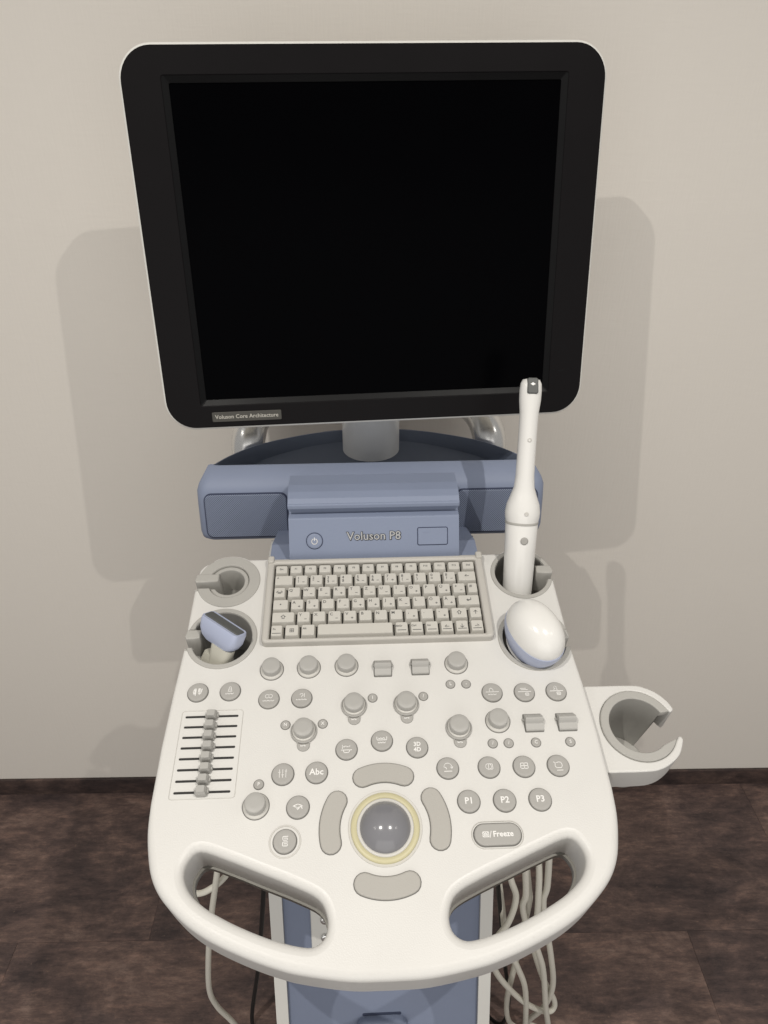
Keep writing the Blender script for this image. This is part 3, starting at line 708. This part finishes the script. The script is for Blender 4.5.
b = MB(); b.plate([rrect(.044, .075, .004, 3)], -.002, .007, .0015, 2, mat=0)
for yy in (.020, -.004): b.lathe([(.005, .006), (.005, .0095), (.004, .0105), (.001, .0100)], 16, 1, mx=Matrix.Translation((-.006, yy, 0)))
obj('connector_plate', b.mesh('connector_plate', ['white_shell', 'silver']), machine, (-.0585, fy(.535) + .006, .535), (lean, 0, 0))
b = MB(); b.plate([rrect(.24, .50, .05, 6, (0, -.03))], .085, .215, .02, 4, .01, mat=0)
obj('base', b.mesh('base', ['white_shell']), machine, wn=True)
wb = MB(); wb.lathe([(.010, -.012), (.034, -.012), (.040, -.008), (.040, .008), (.034, .012), (.010, .012)], 24, 0, mx=Matrix.Rotation(R(90), 4, 'Y'))
wb.box(-.016, .016, -.012, .012, .030, .046)
CAST = wb.mesh('castor', ['wheel'])
for x, y_ in ((-.09, -.22), (.09, -.22), (-.09, .16), (.09, .16)): obj('castor', CAST, machine, (x, y_, .040))

# ------------------------------------------------------------------ probes and cables
def mworld(p): return Matrix.Translation(machine.location) @ Matrix.Rotation(YAW, 4, 'Z') @ Vector(p)
def root(name, p, rz=YAW):
    o = bpy.data.objects.new(name, None); col.objects.link(o); o.location = mworld(p); o.rotation_euler = (0, 0, rz)
    return o
def rel(pts, p0): return [tuple(Vector(p) - Vector(p0)) for p in pts]

# endocavity probe (tall, in the rear right holder)
p0 = (.1525, .0190, .862); tip = Vector((.1632, .1080, 1.0955))
pr = root('endocavity_probe', p0)
tag(pr, 'tall slim white wand probe with grey tip standing in the rear right holder', 'ultrasound probe', 'probes in the console holders')
ax = tip - Vector(p0); Ln = ax.length
q = Vector((0, 0, 1)).rotation_difference(ax.normalized()).to_euler()
def ell(rx, ry, z, n=28, e=2.0): return [(rx * math.copysign(abs(math.cos(2 * math.pi * i / n)) ** (2 / e), math.cos(2 * math.pi * i / n)), ry * math.copysign(abs(math.sin(2 * math.pi * i / n)) ** (2 / e), math.sin(2 * math.pi * i / n)), z) for i in range(n)]
b = MB(); b.loft([ell(.010, .010, -.02), ell(.0140, .0135, .0), ell(.0158, .0150, .03), ell(.0165, .016, .070), ell(.0172, .0165, .0985), ell(.0170, .0163, .0990)], 0, True)
h_ = obj('handle', b.mesh('handle', ['white_probe']), pr, (0, 0, 0), q)
b = MB(); b.lathe([(.0040, 0), (.0040, .0006), (.0030, .0010)], 18, 0)
bt = obj('probe_button', b.mesh('probe_button', ['btn']), pr, tuple(Vector((0, 0, 0)) + q.to_matrix() @ Vector((.000, -.0163, .083))), (q.to_matrix() @ Matrix.Rotation(R(90), 3, 'X')).to_euler())
b = MB(); b.loft([ell(.0175, .0168, .0990), ell(.0178, .0171, .1005), ell(.0175, .0168, .1015)], 0, True)
obj('seam_ring', b.mesh('seam_ring', ['liner']), pr, (0, 0, 0), q)
b = MB()
b.loft([ell(.0172, .0165, .1015), ell(.0182, .0172, .106), ell(.0185, .0174, .112), ell(.0172, .0160, .120), ell(.0138, .0130, .129), ell(.0108, .0105, .138), ell(.0097, .0097, .150), ell(.0095, .0095, Ln - .055), ell(.0098, .0096, Ln - .034), ell(.0112, .0098, Ln - .022), ell(.0114, .0096, Ln - .012), ell(.0108, .0088, Ln - .005), ell(.0088, .0070, Ln - .001), ell(.004, .003, Ln)], 0, True)
obj('shaft', b.mesh('shaft', ['white_probe']), pr, (0, 0, 0), q)
b = MB(); b.plate([rrect(.0112, .0165, .0022, 4)], -.006, .0012, .0010, 2)
obj('lens', b.mesh('lens', ['lens']), pr, tuple(q.to_matrix() @ Vector((0, -.0078, Ln - .0068))), (q.to_matrix() @ Matrix.Rotation(R(74), 3, 'X')).to_euler())
for zz, rr in ((.112, .0176), (Ln - .062, .0096)):
    b = MB(); b.lathe([(.0020, -.0003), (.0022, .0002), (.0013, .0001), (.0008, -.0002)], 14, 0)
    obj('dimple', b.mesh('dimple', ['skirt']), pr, tuple(q.to_matrix() @ Vector((.000, -rr, zz))), (q.to_matrix() @ Matrix.Rotation(R(90), 3, 'X')).to_euler())
pts = [(.148, .013, .85), (.152, -.005, .80), (.170, -.045, .70), (.196, -.075, .63), (.202, -.08, .575), (.209, -.08, .498), (.209, -.081, .455), (.232, -.085, .341), (.249, -.08, .241), (.247, -.075, .164), (.236, -.06, .085), (.243, -.05, .045), (.262, -.065, .060), (.257, -.085, .115), (.242, -.09, .196), (.223, -.092, .315), (.203, -.092, .395), (.200, -.085, .467), (.193, -.07, .555), (.175, -.04, .62), (.14, -.01, .66), (.115, .01, .67)]
b = MB(); b.tube(rel(pts, p0), .0041, 10); obj('cable', b.mesh('cable', ['cable']), pr)

# convex volume probe (fat white dome, front right holder)
p0 = (.1520, -.0560, .860)
pr = root('convex_probe', p0)
tag(pr, 'rounded white dome shaped probe with lilac collar resting in the front right holder', 'ultrasound probe', 'probes in the console holders')
base_rot = Euler((R(13), R(-2), R(24)))
head = Vector((.0005, .0010, .0370))
def eg(rx, ry, z): return ell(rx, ry, z, 40, 2.15)
b = MB(); b.loft([eg(.0205, .0280, -.020), eg(.0232, .0325, -.011), eg(.0246, .0351, -.003), eg(.0245, .0351, .0025)], 0, True)
obj('collar', b.mesh('collar', ['lilac']), pr, tuple(head), base_rot)
b = MB(); rg = []
for t in range(0, 88, 6): rg.append(eg(.0240 * math.cos(R(t)) ** .80, .0345 * math.cos(R(t)) ** .80, .0032 + .026 * math.sin(R(t))))
rg.append(eg(.0004, .0005, .0292))
b.loft([eg(.0237, .0341, .0016)] + rg, 0, True); obj('dome', b.mesh('dome', ['white_probe']), pr, tuple(head), base_rot)
b = MB(); b.loft([ell(.010, .010, -.07), ell(.013, .014, -.05), ell(.017, .019, -.035), ell(.0215, .027, -.022)], 0, True)
obj('handle', b.mesh('handle', ['white_probe']), pr, tuple(head), base_rot)
pts = [(.152, -.056, .845), (.150, -.056, .80), (.152, -.06, .70), (.170, -.078, .60), (.177, -.08, .539), (.184, -.08, .48), (.185, -.078, .44), (.213, -.076, .329), (.237, -.072, .242), (.263, -.072, .169), (.253, -.078, .154), (.213, -.084, .199), (.168, -.09, .286), (.149, -.092, .348), (.150, -.09, .39), (.166, -.086, .43), (.172, -.08, .474), (.162, -.08, .514), (.15, -.07, .56), (.152, -.06, .60), (.175, -.062, .56), (.192, -.066, .47), (.195, -.068, .432), (.192, -.07, .301), (.190, -.07, .176), (.205, -.06, .08), (.225, -.07, .075), (.223, -.082, .101), (.207, -.088, .245), (.188, -.09, .318), (.169, -.085, .372), (.158, -.06, .45), (.14, -.03, .56), (.115, 0, .60)]
b = MB(); b.tube(rel(pts, p0), .0041, 10); obj('cable', b.mesh('cable', ['cable']), pr)

# linear probe (lilac bar head, front left holder)
p0 = (-.1500, -.0450, .850)
pr = root('linear_probe', p0)
tag(pr, 'flat lilac linear probe with dark lens strip lying in the front left holder', 'ultrasound probe', 'probes in the console holders')
ls = Vector((math.cos(R(-38)), math.sin(R(-38)), -.10)).normalized(); aa = Vector((.16, .36, 1)); aa = (aa - ls * aa.dot(ls)).normalized()
rot = Matrix((ls, aa.cross(ls), aa)).transposed().to_euler()
hd = Vector((-.0025, .004, .0475))
def rr3(w, h, r, z): return [(*p, z) for p in rrect(w, h, r, 4)]
b = MB(); b.loft([rr3(.032, .013, .005, -.013), rr3(.043, .0165, .006, -.009), rr3(.0482, .0185, .006, -.003), rr3(.0490, .0190, .005, .006), rr3(.0475, .0172, .004, .0095)], 0, True)
obj('head', b.mesh('head', ['lilac']), pr, tuple(hd), rot)
b = MB(); b.plate([rrect(.0450, .0112, .002, 3)], .006, .0106, .0010, 2)
obj('lens', b.mesh('lens', ['lens']), pr, tuple(hd), rot)
b = MB(); b.loft([rr3(.013, .012, .005, -.085), rr3(.018, .015, .006, -.060), rr3(.020, .016, .006, -.040), rr3(.026, .014, .006, -.012)], 0, True)
obj('handle', b.mesh('handle', ['beige']), pr, tuple(hd + ls * .006 + Vector((0, -.001, 0))), rot)
b = MB(); b.loft([rr3(.034, .010, .004, -.046), rr3(.030, .014, .004, -.038), rr3(.026, .012, .004, -.026)], 0, True)
obj('grip', b.mesh('grip', ['beige']), pr, tuple(hd + Vector((0, -.001, 0))), rot)
pts = [(-.150, -.060, .83), (-.148, -.062, .76), (-.150, -.07, .66), (-.172, -.078, .60), (-.20, -.08, .585), (-.220, -.08, .562), (-.229, -.08, .533), (-.226, -.082, .517), (-.208, -.084, .525), (-.185, -.07, .537), (-.172, -.04, .560), (-.165, -.02, .60), (-.172, -.04, .635), (-.186, -.07, .60), (-.193, -.082, .560), (-.211, -.084, .47), (-.227, -.084, .376), (-.240, -.08, .274), (-.238, -.075, .213), (-.226, -.072, .165), (-.205, -.070, .10), (-.175, -.05, .04), (-.13, .0, .03), (-.11, .05, .09)]
b = MB(); b.tube(rel(pts, p0), .0038, 10); obj('cable', b.mesh('cable', ['cable']), pr)

# black mains leads hanging beside the column: one part each of the machine
for pts in ([(-.115, .02, .60), (-.143, -.06, .55), (-.143, -.08, .512), (-.165, -.082, .34), (-.191, -.08, .166), (-.185, -.05, .03), (-.13, .05, .02)], [(.115, .02, .60), (.145, -.06, .52), (.152, -.07, .47), (.180, -.06, .27), (.198, -.06, .14), (.19, -.04, .03), (.13, .05, .02)]):
    b = MB(); b.tube(pts, .0029, 8); obj('mains_lead', b.mesh('mains_lead', ['cable_black']), machine)
